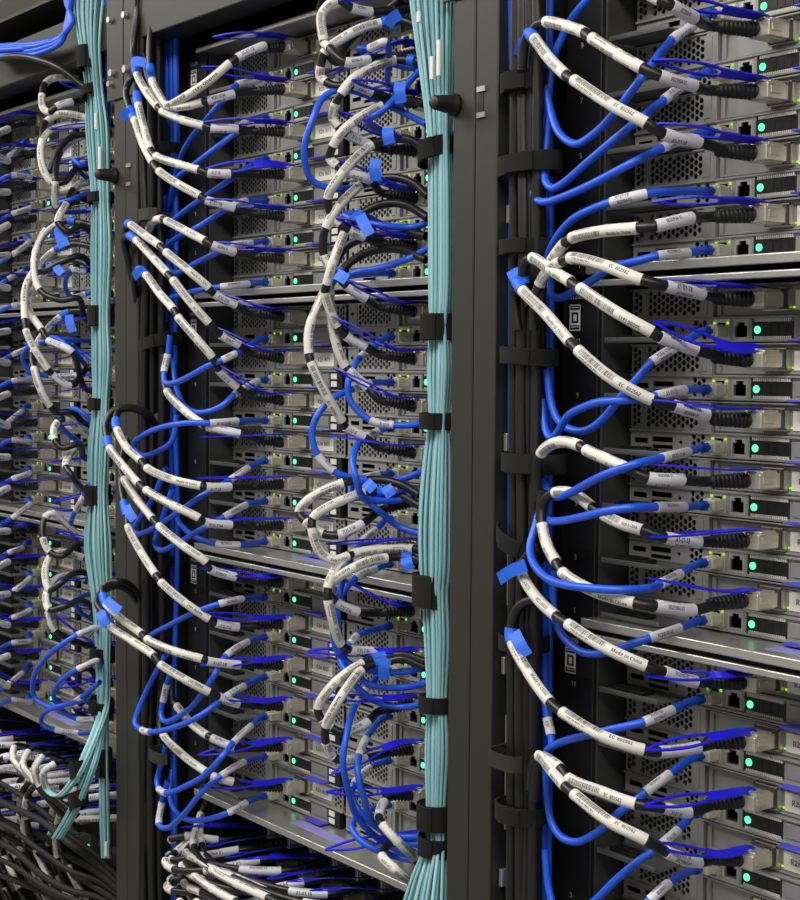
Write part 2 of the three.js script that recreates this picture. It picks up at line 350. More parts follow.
function project(p) { const q = p.clone().sub(camera.position).applyQuaternion(camera.quaternion.clone().invert()); return [400 + FOC * q.x / -q.z, 450 - FOC * q.y / -q.z]; }
function sleeves(o, curve, segs, kind, r, mat0) {
  // segs: [t0, t1, letter]
  for (const [a, b, c] of segs) {
    if (c === 'w') part('printed_sleeve', sleeveTube(curve, a, b, r + 0.0005, rnd()), sleeveMats[Math.floor(rnd() * 3.4) % 4], o);
    if (c === 't') part('label_wrap', sleeveTube(curve, a, b, r + 0.0007, rnd()), tagMats[Math.floor(rnd() * 2)], o);
    if (c === 'b') part('blue_tape', sleeveTube(curve, a, b, r + 0.0011, 0), M.tape, o);
  }
}
function runCable(o, pts3, letters, r, mat, seg = 4) {
  const curve = new THREE.CatmullRomCurve3(pts3, false, 'centripetal'), n = pts3.length - 1;
  part('cable', tube(curve, 0, 1, r, Math.min(70, n * seg + 6), 9), mat, o);
  const segs = []; let i = 0;
  while (i < n) { const c = letters[i]; let j = i + 1; while (j < n && letters[j] === c) j++; segs.push([i / n, j / n, c]); i = j; }
  sleeves(o, curve, segs, '', r, mat); return curve;
}
function where(k, c, i, s) { return `${ORD[i]}-row server${k === 'A' ? '' : ', ' + ordCol[s] + ' column'}, ${CN[c]} enclosure, ${RN[k]} rack`; }
function addFlag(o, base, [x0, y0, x1, y1, z]) {       // a folded end of blue tape that stands off the cable
  const a = at(x0, y0, z / 1000 + 0.003).sub(base), b = at(x1, y1, z / 1000 + 0.003).sub(base), m = a.clone().lerp(b, 0.5).add(V(0.001, 0.001, 0.002));
  const d = b.clone().sub(a), side = d.clone().cross(camera.position.clone().sub(base)).normalize();
  part('tape_flag', ribbon(new THREE.CatmullRomCurve3([a, m, b]).getPoints(8), 0.0095, side, 0.0007), M.tape, o);
}
// thick black cable with white printed sleeves: plug, ribbed boot, pull tab
function ib(k, c, i, s, spec, { zmax = 0.108, zend = k === 'A' ? 0.088 : 0.055, tip, tipz = 0.095, flat = 1, flag } = {}) {
  const base = V(RX[k] + s * 0.218 + PX, rowY(c, i) + 0.021, 0);
  const o = thing('data_cable', `black cable with white sleeves, blue tab, in ${where(k, c, i, s)}`, 'cable', [base.x, base.y, base.z], 'thick black data cables with white printed sleeves');
  const L = (v) => v.clone().sub(base);
  const pc = part('connector', plugGeo, M.nickel, o); part('latch_collar', latchGeo, M.steelDark, pc);
  const pts = parse(spec, 'k');
  const aim = at(pts[0].x, pts[0].y, 0.06), slope = Math.max(-0.5, Math.min(0.2, (aim.y - base.y) / aim.distanceTo(base)));
  const dir = V(-0.52, slope * 0.85 - 0.02, 0.82).normalize(), e = base.clone().add(V(-0.003, -0.0004, 0.0215)).addScaledVector(dir, 0.0275), [ex, ey] = project(e);
  depths(pts, ex, ey, 0.044, zmax, zend);
  const world = pts.map((p) => at(p.x, p.y, p.z));
  const b = part('boot', bootGeo, M.boot, o); b.quaternion.setFromUnitVectors(upv, dir); b.position.set(-0.003, -0.0004, 0.0215); b.scale.set(0.93, 0.9, 0.93);
  const e2 = e.clone().addScaledVector(dir, 0.006);
  const near = Math.hypot(pts[0].x - ex, pts[0].y - ey) < 20;
  runCable(o, [L(e).addScaledVector(dir, -0.008), ...(near ? [] : [L(e2)]), ...world.map(L)], ['k', ...(near ? [] : ['k']), ...pts.map((p) => p.c)], IBR, M.blackCable);
  if (flag) addFlag(o, base, flag);
  // pull tab
  const tp = tip ? at(tip[0], tip[1], tipz) : base.clone().add(V(-0.02, rr(-0.004, 0.004), 0.095));
  const T = new THREE.CatmullRomCurve3([V(0, 0.0062, 0.012), V(0, 0.0076, 0.024), V(-0.001, 0.0078, 0.045).lerp(V(0, 0, 0), 0), L(tp)].map((v) => v), false, 'centripetal');
  const roll = flat < 1 ? -0.9 : [0.3, 0.05, -0.28][c] + (c === 1 ? 0.12 * (2.5 - i) / 2.5 : 0), side = V(Math.cos(roll), Math.sin(roll), 0.1).normalize();
  const body = []; for (let u = 0; u <= 1.0001; u += 0.07) body.push(T.getPoint(u * 0.76)); const loop = []; for (let u = 0; u <= 1.0001; u += 0.1) loop.push(T.getPoint(0.74 + 0.26 * u));
  part('pull_tab', merge([ribbon(body, (u) => 0.007 + 0.003 * u, side, 0.0013), ribbon(loop, 0.0022, side, 0.0012, (u) => 0.0062 * Math.sin(Math.PI * (0.18 + 0.82 * u))), ribbon(loop, 0.0022, side, 0.0012, (u) => -0.0062 * Math.sin(Math.PI * (0.18 + 0.82 * u)))]), M.tab, o);
  return o;
}
function eth(k, c, i, s, spec, { zmax = k === 'A' ? 0.092 : 0.085, zend = k === 'A' ? 0.07 : 0.045, flag } = {}) {
  const base = V(RX[k] + s * 0.218 - 0.034, rowY(c, i) - 0.0008, 0);
  const o = thing('network_cable', `blue network cable with white label wrap, in ${where(k, c, i, s)}`, 'cable', [base.x, base.y, base.z], 'blue network cables');
  const L = (v) => v.clone().sub(base);
  part('plug', rjGeo, M.clear, o);
  const pts = parse(spec, 'e'), e = base.clone().add(V(-0.0008, 0, 0.019)), [ex, ey] = project(e);
  while (pts.length > 2 && pts[0].c === 'e' && Math.hypot(pts[0].x - ex, pts[0].y - ey) < 19) pts.shift();
  depths(pts, ex, ey, 0.019, zmax, zend);
  runCable(o, [V(0, 0, 0.0125), L(e), ...pts.map((p) => L(at(p.x, p.y, p.z)))], ['e', 'e', ...pts.map((p) => p.c)], ETR, M.blue);
  const bt = tube(new THREE.CatmullRomCurve3([V(0, 0, 0.0125), V(-0.0005, 0, 0.018)]), 0, 1, ETR + 0.0007, 3, 10); part('strain_relief', bt, M.blueDark, o);
  if (flag) addFlag(o, base, flag);
  return o;
}
// ---- right rack: data cables
ib('A', 0, 2, 0, '694,18 t 672,6 k 660,0 w 610,-22 550,-18', { tip: [655, -2] });
ib('A', 0, 3, 0, '694,86 t 660,76 k 642,68 w 617,54 592,38 k 585,33 w 566,26 546,22 k 536,26 530,42', { tip: [652, 60] });
ib('A', 0, 4, 0, '700,142 t 664,134 k 646,123 w 610,104 574,80 k 566,75 w 548,57 534,38 b 529,34 k 524,46 522,70', { tip: [652, 124], flag: [530, 36, 519, 56, 78] });
ib('A', 0, 5, 0, '691,218 t 656,226 k 638,228 w 604,231 572,238 k 565,243 w 552,260 k 543,278 541,300', { tip: [652, 202] });
ib('A', 1, 0, 0, '703,294 t 666,286 k 642,280 w 606,266 570,258 k 562,261 w 549,270 540,284 k 535,300 534,330', { tip: [652, 280] });
ib('A', 1, 1, 0, '696,350 t 660,337 k 652,332 w 616,312 580,288 k 571,282 w 550,269 532,258 k 526,262 523,276 b 524,284 k 530,306', { tip: [653, 322], flat: 0.3 });
ib('A', 1, 2, 0, '708,416 t 674,406 k 652,400 w 614,380 578,350 k 570,342 w 546,314 522,290 b 517,283 k 514,296 518,330', { tip: [652, 400], flag: [519, 284, 512, 270, 82] });
ib('A', 1, 3, 0, '682,480 t 648,478 k 626,468 w 606,459 586,450 k 580,446 w 566,442 552,444 541,454 k 537,470 538,500', { tip: [648, 464] });
ib('A', 1, 4, 0, '700,542 t 666,538 k 642,530 w 622,524 604,515 k 592,507 w 576,495 566,492 555,493 k 545,500 540,520', { tip: [648, 537], zmax: 0.095 });
ib('A', 1, 5, 0, '694,610 t 656,606 k 634,603 w 596,592 562,572 k 556,562 w 547,545 542,524 k 541,508 543,490', { tip: [648, 578] });
ib('A', 2, 0, 0, '696,682 t 664,672 k 646,666 w 606,648 568,624 k 556,616 w 536,597 522,574 b 521,566 k 528,556 540,545', { tip: [646, 676], flag: [526, 565, 499, 579, 95] });
ib('A', 2, 1, 0, '700,747 t 660,752 k 644,750 w 602,736 562,712 k 550,702 w 528,672 512,642 b 511,628 k 518,608 534,600 548,604', { tip: [645, 750], flag: [514, 632, 527, 656, 92] });
ib('A', 2, 2, 0, '690,812 t 664,808 k 636,804 w 602,792 568,778 k 560,768 w 552,762 541,757 k 536,775 534,800', { tip: [644, 806], zmax: 0.096 });
ib('A', 2, 3, 0, '700,862 t 666,852 k 646,840 w 610,822 574,794 k 565,786 w 553,772 539,756 k 533,768 531,790', { tip: [645, 843] });
// ---- right rack: network cables
eth('A', 0, 0, 0, '640,-40 575,14 562,38 553,60 549,90 546,130', { zmax: 0.06 });
eth('A', 0, 1, 0, '706,18 696,23 t 672,40 e 640,80 612,116 594,134 576,144 560,134 552,116 545,85 540,60');
eth('A', 0, 2, 0, '690,80 682,86 t 664,100 e 638,120 616,138 590,160 562,184 552,188 545,180 545,160 550,110');
eth('A', 0, 3, 0, '680,140 t 662,148 e 630,164 600,180 570,194 544,202 535,198 532,186 535,170 542,130');
eth('A', 0, 4, 0, '690,192 646,194 t 612,202 e 590,210 572,220 558,236 548,256 543,285');
eth('A', 0, 5, 0, '688,253 t 658,256 e 634,262 612,268 594,279 576,290 560,298 550,294 546,280', { zmax: 0.075 });
eth('A', 1, 0, 0, '694,338 678,346 t 652,362 e 636,380 620,398 604,418 588,430 572,430 558,420 551,402 547,370', { zmax: 0.075 });
eth('A', 1, 1, 0, '684,390 t 656,396 e 628,400 600,402 582,408 568,416 558,432 551,438 545,428 542,400', { zmax: 0.1 });
eth('A', 1, 2, 0, '688,452 t 662,458 e 636,464 612,472 592,481 572,492 556,497 548,490 545,470 546,440', { zmax: 0.115, zend: 0.06, flag: [529, 476, 541, 490, 72] });
eth('A', 1, 3, 0, '684,507 t 656,507 e 630,508 608,511 582,517 560,521 548,520 542,510 541,496 545,465', { zmax: 0.115, zend: 0.06 });
eth('A', 1, 4, 0, '696,570 680,574 t 660,584 e 650,588 620,590 588,588 562,584 544,576 532,560 530,546 536,524 541,500 544,478', { zmax: 0.118, zend: 0.075 });
eth('A', 1, 5, 0, '696,624 680,628 t 650,638 e 632,644 614,650 598,654 582,652 568,642 558,628 553,604 553,570', { zmax: 0.075 });
eth('A', 2, 0, 0, '690,707 672,710 t 644,722 e 614,729 584,736 562,742 548,750 545,757 551,748 551,735 t 547,718 e 544,700');
eth('A', 2, 1, 0, '690,763 670,774 t 646,792 e 634,802 620,812 598,832 576,842 560,836 551,820 547,790 546,760', { zmax: 0.075 });
eth('A', 2, 2, 0, '694,820 678,830 t 662,844 e 640,860 616,880 590,905 560,920 549,890 545,850', { zmax: 0.075 });
eth('A', 2, 3, 0, '690,870 668,884 t 650,900 e 600,940 550,930');

// ---- middle rack, left column: data cables
const Z = { zmax: 0.108, zend: 0.07 };
ib('B', 0, 0, 0, '264,46 t 237,58 k 230,63 w 210,80 188,95 166,106 152,90,80 k 146,66,75 143,40,70 147,13,65 150,-20', { ...Z });
ib('B', 0, 1, 0, '234,94 t 208,101 k 203,102 w 186,106 166,105 160,96 152,80,90 b 150,66,85 k 150,40,80 154,13,70 156,-20', { ...Z, tip: [201, 67] });
ib('B', 0, 2, 0, '238,129 t 211,128 k 204,126 w 182,120 162,111 k 158,107 w 145,90,100 137,74,95 b 135,62,90 k 133,50,85 137,15,80 140,-20', { ...Z, tip: [201, 123], flag: [132, 62, 146, 63, 100] });
ib('B', 0, 3, 0, '230,174 t 208,173 k 199,170 w 178,164 156,156 k 151,150 w 144,128,100 138,104,100 b 137,94,95 k 137,84,88 145,86,70 150,110,55', { ...Z, tip: [199, 171], flat: 0.5 });
ib('B', 0, 4, 0, '235,208 t 206,200 k 200,196 w 178,184 159,171 k 153,163 w 142,142,105 134,119,105 b 130,109,100 k 126,90,95 132,78,90 142,84,70 148,110,55', { ...Z, tip: [201, 200], flag: [130, 112, 122, 119, 105] });
ib('B', 0, 5, 0, '234,252 t 212,245 k 205,241 w 186,231 167,221 k 163,219 w 154,221 149,229 k 147,245 148,270', { ...Z, tip: [201, 243] });
ib('B', 1, 0, 0, '236,305 t 214,294 k 209,288 w 188,270 166,252 k 160,246 w 146,236 131,225,95 b 128,224,92 k 125,235,85 136,280,70 146,320,60', { ...Z, tip: [201, 290], zmax: 0.115 });
ib('B', 1, 1, 0, '239,345 t 221,335 k 209,323 w 192,304 173,280 k 168,274 w 154,259 136,240,100 b 130,236,98 k 124,240,90 130,270,80 142,320,65', { ...Z, tip: [206, 324], zmax: 0.115 });
ib('B', 1, 2, 0, '237,387 t 219,370 k 212,357 w 196,338 178,317 k 174,310 w 160,294 146,275,100 b 139,270,96 k 134,280,88 140,320,70 148,380,55', { ...Z, tip: [208, 360], zmax: 0.115, flag: [143, 271, 134, 277, 100] });
ib('B', 1, 3, 0, '240,434 t 208,427 k 204,425 w 184,410 167,391 k 164,378 164,355', { ...Z, tip: [200, 437], zmax: 0.09 });
ib('B', 1, 4, 0, '230,487 t 206,487 k 201,486 w 174,480 147,468 k 141,461 w 127,448,125 117,429,125 b 116,420,120 k 119,411,112 129,408,100 146,414,80 156,424,60', { ...Z, tip: [197, 478], zmax: 0.125 });
ib('B', 1, 5, 0, '231,525 t 204,522 k 199,518 w 172,505 146,490 k 139,484 w 124,467,130 109,447,132 b 107,438,130 k 106,424,125 113,411,115 128,407,100 146,412,80 154,425,60', { ...Z, tip: [199, 518], zmax: 0.13 });
ib('B', 2, 0, 0, '235,577 t 210,569 k 206,562 w 182,545 159,526 k 153,519 w 137,499,115 124,479,110 k 121,466,100 128,440,80 142,420,60', { ...Z, tip: [199, 568], zmax: 0.12 });
ib('B', 2, 1, 0, '239,627 t 216,623 k 209,619 w 184,602 161,582 k 156,575 w 141,552,118 128,526,115 k 127,516,112 b 124,502,108 k 121,482,100 124,462,90 138,440,65', { ...Z, tip: [201, 614], zmax: 0.12, flag: [126, 506, 134, 520, 115] });
ib('B', 2, 2, 0, '240,665 t 207,661 k 202,659 w 174,651 147,639 k 142,634 w 124,621,128 106,604,130 b 103,595,128 k 104,586,122 118,581,110 134,589,85 146,620,65', { ...Z, tip: [200, 665], zmax: 0.125, flag: [106, 600, 120, 611, 138] });
ib('B', 2, 3, 0, '239,704 t 219,697 k 209,692 w 184,679 160,664 k 154,656 w 132,641,130 110,626,134 b 103,613,132 k 97,602,128 102,592,118 118,586,105 136,600,80 144,640,62', { ...Z, tip: [200, 693], zmax: 0.13, flag: [101, 612, 106, 626, 140] });
ib('B', 2, 4, 0, '234,747 t 212,738 k 208,736 w 192,724 177,706 k 172,698 172,670', { ...Z, tip: [198, 755], zmax: 0.085 });
ib('B', 2, 5, 0, '233,782 t 212,776 k 206,772 w 184,756 163,734 k 160,722 162,690', { ...Z, tip: [201, 786], zmax: 0.09 });
// ---- middle rack, left column: network cables
const E = { zmax: 0.08, zend: 0.045 };
eth('B', 0, 0, 0, '258,80 t 237,85 e 226,97 206,120 186,146 177,170 172,200', E);
eth('B', 0, 1, 0, '250,119 246,122 t 236,132 e 216,148 190,168 175,182 168,210', E);
eth('B', 0, 2, 0, '252,159 246,162 e 225,183 190,207 168,222 163,214 165,190', E);
eth('B', 0, 3, 0, '250,199 246,201 t 232,206 e 200,226 174,240 166,250 165,275', E);
eth('B', 0, 4, 0, '251,243 t 230,246 e 216,253 196,263 175,273 168,266 168,240', E);
eth('B', 0, 5, 0, '248,284 t 221,287 e 200,290 178,296 168,301 166,320', E);
eth('B', 1, 0, 0, '246,345 235,354 t 222,360 e 208,366 190,376 174,383 165,382 164,372 t 168,354 e 170,335', { zmax: 0.095, zend: 0.078 });
eth('B', 1, 1, 0, '258,381 t 234,395 e 222,406 206,412 192,411 182,402 176,385 172,350', E);
eth('B', 1, 2, 0, '237,421 t 210,423 e 190,423 163,427 144,435 134,445 140,455 156,452 172,441 177,415', { zmax: 0.108, zend: 0.078 });
eth('B', 1, 3, 0, '248,468 t 230,480 e 200,497 170,518 138,534 134,530 142,515 152,500 166,468', { zmax: 0.105, zend: 0.078 });
eth('B', 1, 4, 0, '246,505 t 224,517 e 200,530 178,543 160,550 155,542 162,520 172,490', { zmax: 0.095, zend: 0.075 });
eth('B', 1, 5, 0, '239,545 t 217,544 e 200,539 186,530 177,518 174,495', E);
eth('B', 2, 0, 0, '242,599 t 219,604 e 196,612 170,625 149,637 141,648 142,658 152,660', { zmax: 0.1, zend: 0.06 });
eth('B', 2, 1, 0, '248,642 t 226,656 e 214,676 196,702 178,717 164,721 161,714 163,702 t 167,684 e 173,665', { zmax: 0.095, zend: 0.078 });
eth('B', 2, 2, 0, '244,686 t 224,698 e 200,716 172,728 150,732 t 142,730 e 135,722 140,706 152,680 166,655', { zmax: 0.11, zend: 0.08 });
eth('B', 2, 3, 0, '251,726 t 233,743 e 222,757 206,774 186,786 166,793 t 159,789 e 157,781 160,768 166,745', { zmax: 0.1, zend: 0.08 });
eth('B', 2, 4, 0, '244,762 t 221,776 e 204,790 184,814 167,828 159,824 t 162,802 e 168,780', { zmax: 0.095, zend: 0.078 });
eth('B', 2, 5, 0, '246,803 t 228,813 e 208,819 190,820 176,812 170,796 172,770', E);

// ---- middle rack, right column: data cables arching back to the trunk behind the aqua fibres
const Q = { zmax: 0.1, zend: 0.035 };
ib('B', 0, 0, 1, '372,12 t 352,8 k 338,0 w 322,14 324,40 k 326,50 335,62 350,40,50 400,0,40', { ...Q });
ib('B', 0, 1, 1, '368,60 t 345,62 k 336,56 330,48 w 325,44 321,16 k 324,0 350,-20', { ...Q, tip: [331, 75] });
ib('B', 0, 2, 1, '372,92 t 354,85 k 336,86 326,82 w 320,76 321,66 k 324,53 w 343,38 362,28 381,23 b 397,20 k 412,24 428,34', { ...Q, tip: [352, 80], flag: [388, 26, 400, 14, 85] });
ib('B', 0, 3, 1, '368,144 t 347,134 k 338,126 w 333,118 336,103 k 341,94 w 352,80 370,68 396,60 k 408,60 b 416,61 k 426,64', { ...Q, tip: [338, 112] });
ib('B', 0, 4, 1, '370,180 t 348,172 k 337,166 w 330,158 k 333,146 w 344,130 362,116 382,106 k 395,102 b 405,101 k 414,101 424,104', { ...Q, tip: [334, 160], flag: [400, 82, 401, 103, 80] });
ib('B', 0, 5, 1, '364,237 t 349,230 k 340,224 w 331,214 k 328,198 w 336,182 352,162 372,145 k 382,141 b 396,139 k 410,140 426,149', { ...Q, tip: [336, 218], flag: [388, 128, 390, 144, 78] });
ib('B', 1, 0, 1, '366,299 t 347,286 k 334,272 w 324,255 k 323,240 326,228 w 340,205 361,185 k 371,180 b 383,178 k 398,178 414,184 428,196', { ...Q, tip: [346, 280], flag: [376, 159, 376, 181, 78] });
ib('B', 1, 1, 1, '366,347 t 346,336 k 338,326 w 331,312 325,292 k 327,284 w 334,260 346,230 k 352,222 b 362,213 k 376,206 392,203 408,206 428,218', { ...Q, tip: [330, 316], flag: [360, 215, 370, 235, 88] });
ib('B', 1, 2, 1, '368,388 t 349,370 k 346,367 w 338,350 331,318 330,290 k 333,270 345,248 370,236 400,232 426,236', { ...Q, tip: [333, 368], zmax: 0.085 });
ib('B', 1, 3, 1, '364,437 t 346,427 k 342,421 w 326,394 311,362 k 309,354 w 309,330 318,306 329,284 b 342,270 k 358,257 380,249 402,250 426,260', { ...Q, tip: [329, 435], zmax: 0.112, flag: [336, 274, 347, 280, 112] });
ib('B', 1, 4, 1, '362,524 t 338,535 k 324,534 w 306,522 k 299,512 w 306,502 322,491 343,483 k 353,481 b 366,480 k 384,480 402,485 420,495', { ...Q, tip: [326, 504], zmax: 0.11, flag: [366, 482, 374, 490, 85] });
ib('B', 1, 5, 1, '366,548 348,556 w 334,560 320,552 w 312,528 k 313,518 w 330,506 346,499 364,493 k 376,492 b 389,493 k 404,497 420,506', { ...Q, tip: [326, 544], zmax: 0.115, flag: [386, 486, 392, 496, 80] });
ib('B', 2, 0, 1, '358,612 t 336,602 k 328,592 w 328,586 k 334,581 w 346,572 366,562 387,558 k 401,557 b 412,558 k 418,560 428,566', { ...Q, tip: [344, 580], flag: [406, 558, 410, 570, 75] });
ib('B', 2, 1, 1, '376,652 t 350,650 k 341,644 w 333,622 328,600 k 328,588 w 334,572 344,560 k 350,555 w 370,550 394,548 414,549 k 428,554', { ...Q, tip: [308, 651], zmax: 0.108 });
ib('B', 2, 2, 1, '368,722 t 345,733 k 332,728 w 322,720 k 318,708 w 332,686 348,672 363,663 k 372,659 b 386,656 k 404,655 426,662', { ...Q, tip: [330, 698], zmax: 0.105, flag: [386, 658, 384, 680, 92] });
ib('B', 2, 3, 1, '366,758 t 342,760 k 333,757 w 326,742 k 326,726 w 338,702 350,684 362,670 k 374,664 b 387,661 k 404,659 426,668', { ...Q, tip: [331, 774], zmax: 0.11 });
ib('B', 2, 4, 1, '384,802 t 379,817 k 383,825 w 398,842 414,858 k 424,872', { ...Q, tip: [326, 792], zmax: 0.08 });
ib('B', 2, 5, 1, '388,844 k 382,856 w 396,870 408,880 k 420,896', { ...Q, tip: [325, 850], zmax: 0.08 });
// ---- middle rack, right column: network cables
const F = { zmax: 0.072, zend: 0.03 };
eth('B', 0, 1, 1, '386,42 t 370,48 e 359,49 366,54 380,59 400,66 420,69', F);
eth('B', 0, 2, 1, '380,120 374,126 e 366,122 384,110 404,88 424,66', F);
eth('B', 0, 3, 1, '380,185 356,187 e 336,189 312,180 304,152 314,116 324,97 342,89 366,95 394,108 426,124', { zmax: 0.12, zend: 0.03 });
eth('B', 0, 4, 1, '376,218 360,214 345,214 e 352,219 380,225 412,227 430,222', F);
eth('B', 0, 5, 1, '380,273 356,275 e 346,277 358,272 384,267 410,258 432,246', F);
eth('B', 1, 0, 1, '386,338 371,349 t 360,358 e 352,370 348,385 351,402 370,420 t 394,425 e 412,425 428,422', F);
eth('B', 1, 1, 1, '382,381 370,383 t 353,389 e 332,399 316,418 312,436 318,455 t 333,471 e 352,478 378,481 402,479 426,470', { zmax: 0.1, zend: 0.03 });
eth('B', 1, 2, 1, '384,429 377,432 t 364,438 e 356,448 353,462 356,478 364,498 384,501 402,499 424,490', { zmax: 0.09, zend: 0.03 });
eth('B', 1, 3, 1, '378,475 t 364,478 e 352,486 352,494 366,500 380,512 398,526 426,536', F);
eth('B', 1, 4, 1, '382,522 376,530 t 362,542 e 352,556 344,575 338,605 339,635 346,662 368,684 398,688 430,682', { zmax: 0.09, zend: 0.03 });
eth('B', 1, 5, 1, '386,566 376,569 t 356,578 e 344,592 334,622 336,648 350,664 374,671 402,672 430,666', { zmax: 0.085, zend: 0.03 });
eth('B', 2, 0, 1, '378,628 357,636 t 350,644 e 340,655 346,672 358,688 380,703 404,707 430,702', { zmax: 0.08, zend: 0.03 });
eth('B', 2, 1, 1, '376,680 368,687 t 355,706 e 347,732 343,762 348,790 358,818 380,840 404,853 424,853', { zmax: 0.105, zend: 0.03 });
eth('B', 2, 2, 1, '382,723 366,739 t 359,756 e 358,774 364,798 376,824 396,836 424,837', { zmax: 0.09, zend: 0.03 });
eth('B', 2, 3, 1, '380,763 370,768 t 362,775 t 354,784 e 352,796 360,812 384,832 402,842 424,845', F);
eth('B', 2, 4, 1, '382,808 362,814 e 352,824 358,838 376,850 400,858 424,862', F);

// ---- left rack, left column: short runs out of the frame to the left
for (let c = 0; c < 3; c++) for (let i = 0; i < 6; i++) {
  const y = [[141, 173, 204, 237, 267, 300], [343, 375, 406, 438, 469, 500], [543, 574, 606, 637, 668, 698]][c][i];
  const up = [8, -2, 4, 10, 2, -6][(i * 5 + c * 2) % 6];
  if ((c * 6 + i) % 4) eth('C', c, i, 0, `33,${y + 3} 30,${y + 4} t 12,${y + 8 + up} e -6,${y + 16 + up} -30,${y + 10}`, { zmax: 0.07 });
  else eth('C', c, i, 0, `22,${y + 5} t 8,${y + 8 + up} e -10,${y + 20 + up} -30,${y + 20}`, { zmax: 0.07 });
  ib('C', c, i, 0, `8,${y - 12} t -8,${y - 14 + up} k -16,${y - 16 + up} w -40,${y - 34}`, { tip: [-4, y - 22 + up / 2] });
}
// ---- left rack, right column: arcs seen left of the aqua fibres
const C = (c, i, s, o = {}) => ib('C', c, i, 1, s, { zmax: 0.1, zend: 0.04, ...o });
C(0, 0, '72,102 t 56,107 k 50,112 w 43,108 42,95 k 45,84 w 54,78 79,79 k 96,84', { tip: [60, 82] });
C(0, 1, '74,136 58,150 k 48,172 w 41,158 42,140 k 46,122 w 60,114 88,118 k 98,120');
C(0, 2, '78,168 64,182 k 52,182 w 43,168 43,140 w 56,128 88,125 k 98,126', { zmax: 0.11 });
C(0, 3, '78,198 66,206 k 57,206 w 55,182 k 60,153 w 70,142 88,135 k 98,138', { zmax: 0.105 });
C(0, 4, '80,226 68,232 k 58,222 w 66,204 k 73,190 w 80,184 90,182 k 98,184');
C(0, 5, '80,256 62,262 k 40,272 w 36,256 w 46,230 k 56,224 70,221 k 88,224 98,226', { flag: [58, 228, 63, 248, 90] });
C(1, 0, '78,298 60,300 k 40,290 w 34,262 w 43,236 58,224 k 68,221 b 76,222 k 88,228 98,234', { zmax: 0.11, flag: [60, 226, 66, 246, 90] });
C(1, 1, '70,386 t 52,374 k 48,369 w 34,348 26,330 k 25,320 w 26,286 38,266 55,250 b 66,246 k 78,244 96,248', { zmax: 0.12 });
C(1, 2, '72,352 t 48,340 k 42,330 w 30,312 29,298 w 36,284 46,272 b 54,265 k 70,260 86,264 98,272', { zmax: 0.105, flag: [56, 266, 62, 274, 90] });
C(1, 3, '72,412 56,412 k 50,406 w 40,388 34,368 k 33,354 w 42,336 60,317 b 70,312 k 84,311 98,313', { zmax: 0.115, flag: [69, 315, 73, 332, 95] });
C(1, 4, '78,444 62,448 k 55,440 w 54,428 58,422 k 64,419 w 78,428 92,438 k 100,446');
C(1, 5, '84,490 72,476 k 66,467 w 66,462 74,450 k 82,445 96,443');
C(2, 0, '78,544 62,556 k 50,552 w 43,538 k 45,518 w 52,513 68,526 84,538 k 98,548', { tip: [54, 530] });
C(2, 1, '78,572 62,582 k 50,590 w 45,574 w 51,556 62,551 84,558 k 98,562', { zmax: 0.11 });
C(2, 2, '80,600 66,606 k 50,610 w 46,600 w 49,587 62,576 86,578 k 98,582', { zmax: 0.115, tip: [52, 598] });
C(2, 3, '92,646 72,640 k 55,630 w 48,612 k 50,590 w 62,578 84,575 k 98,578', { zmax: 0.105, tip: [54, 615] });
C(2, 4, '88,668 76,672 k 66,676 k 78,690 98,700', { zmax: 0.07 });
C(2, 5, '86,700 80,704 t 74,706 k 84,716 98,722', { zmax: 0.07, tip: [60, 702] });
const D = (c, i, s, o = {}) => eth('C', c, i, 1, s, { zmax: 0.075, zend: 0.03, ...o });
D(0, 1, '84,150 80,165 e 74,160 80,172 96,184');
D(0, 2, '84,190 70,200 e 54,206 60,211 86,211 98,208', { zmax: 0.09 });
D(0, 4, '88,252 84,272 t 72,270 e 65,284 72,297 t 86,294 e 96,290');
D(1, 0, '86,330 60,340 e 30,346 23,360 30,370 49,376 t 80,375 e 96,372', { zmax: 0.1 });
D(1, 1, '86,362 70,348 56,338 44,340 e 58,340 78,350 98,364', { zmax: 0.09 });
D(1, 3, '90,420 76,409 62,416 e 60,424 68,434 84,445 98,452');
D(1, 5, '90,484 84,496 t 76,510 e 71,525 76,540 96,556');
D(2, 1, '94,596 84,592 e 76,600 78,610 96,622');
D(2, 3, '96,628 t 77,635 e 60,646 44,660 33,680 35,698 50,707 66,706 t 82,697 e 100,682', { zmax: 0.12, zend: 0.08 });
D(2, 4, '97,661 t 78,669 e 60,682 54,698 64,712 78,719 t 96,719 e 104,717', { zmax: 0.11, zend: 0.07 });
D(2, 5, '92,700 60,706 e 42,716 42,724 56,730 t 80,733 e 100,732', { zmax: 0.1, zend: 0.06 });

// ------------------------------------------------------------------ trunks of cable running up and down beside the servers
const NTH = ['first', 'second', 'third', 'fourth', 'fifth', 'sixth', 'seventh', 'eighth', 'ninth', 'tenth'];
function trunk(name, label, group, spec, r, mat) {
  const ps = spec.map(([x, y, z]) => at(x, y, z / 1000)), b = ps[ps.length - 1].clone();
  const o = thing(name, label, 'cable', [b.x, b.y, b.z], group);
  part('jacket', tube(new THREE.CatmullRomCurve3(ps.map((p) => p.clone().sub(b)), false, 'centripetal'), 0, 1, r, ps.length * 8, 9), mat, o); return o;
}
const wob = (x0, z, n = 7, a = 2, xb = 0) => { const out = []; for (let k = 0; k <= n; k++) out.push([x0 + xb * k / n + rr(-a, a), -40 + 1000 * k / n, z + rr(-3, 3)]); return out; };
for (const [j, [x, z]] of [[516, 76], [520, 66], [524, 80], [527, 64], [531, 76], [534, 62], [537, 78], [541, 66]].entries()) trunk('trunk_cable', `thick black vertical cable beside the right rack's numbered strip, ${NTH[j]} from the post`, null, wob(x, z, 7, 1.5, -4), 0.0046, M.blackCable);
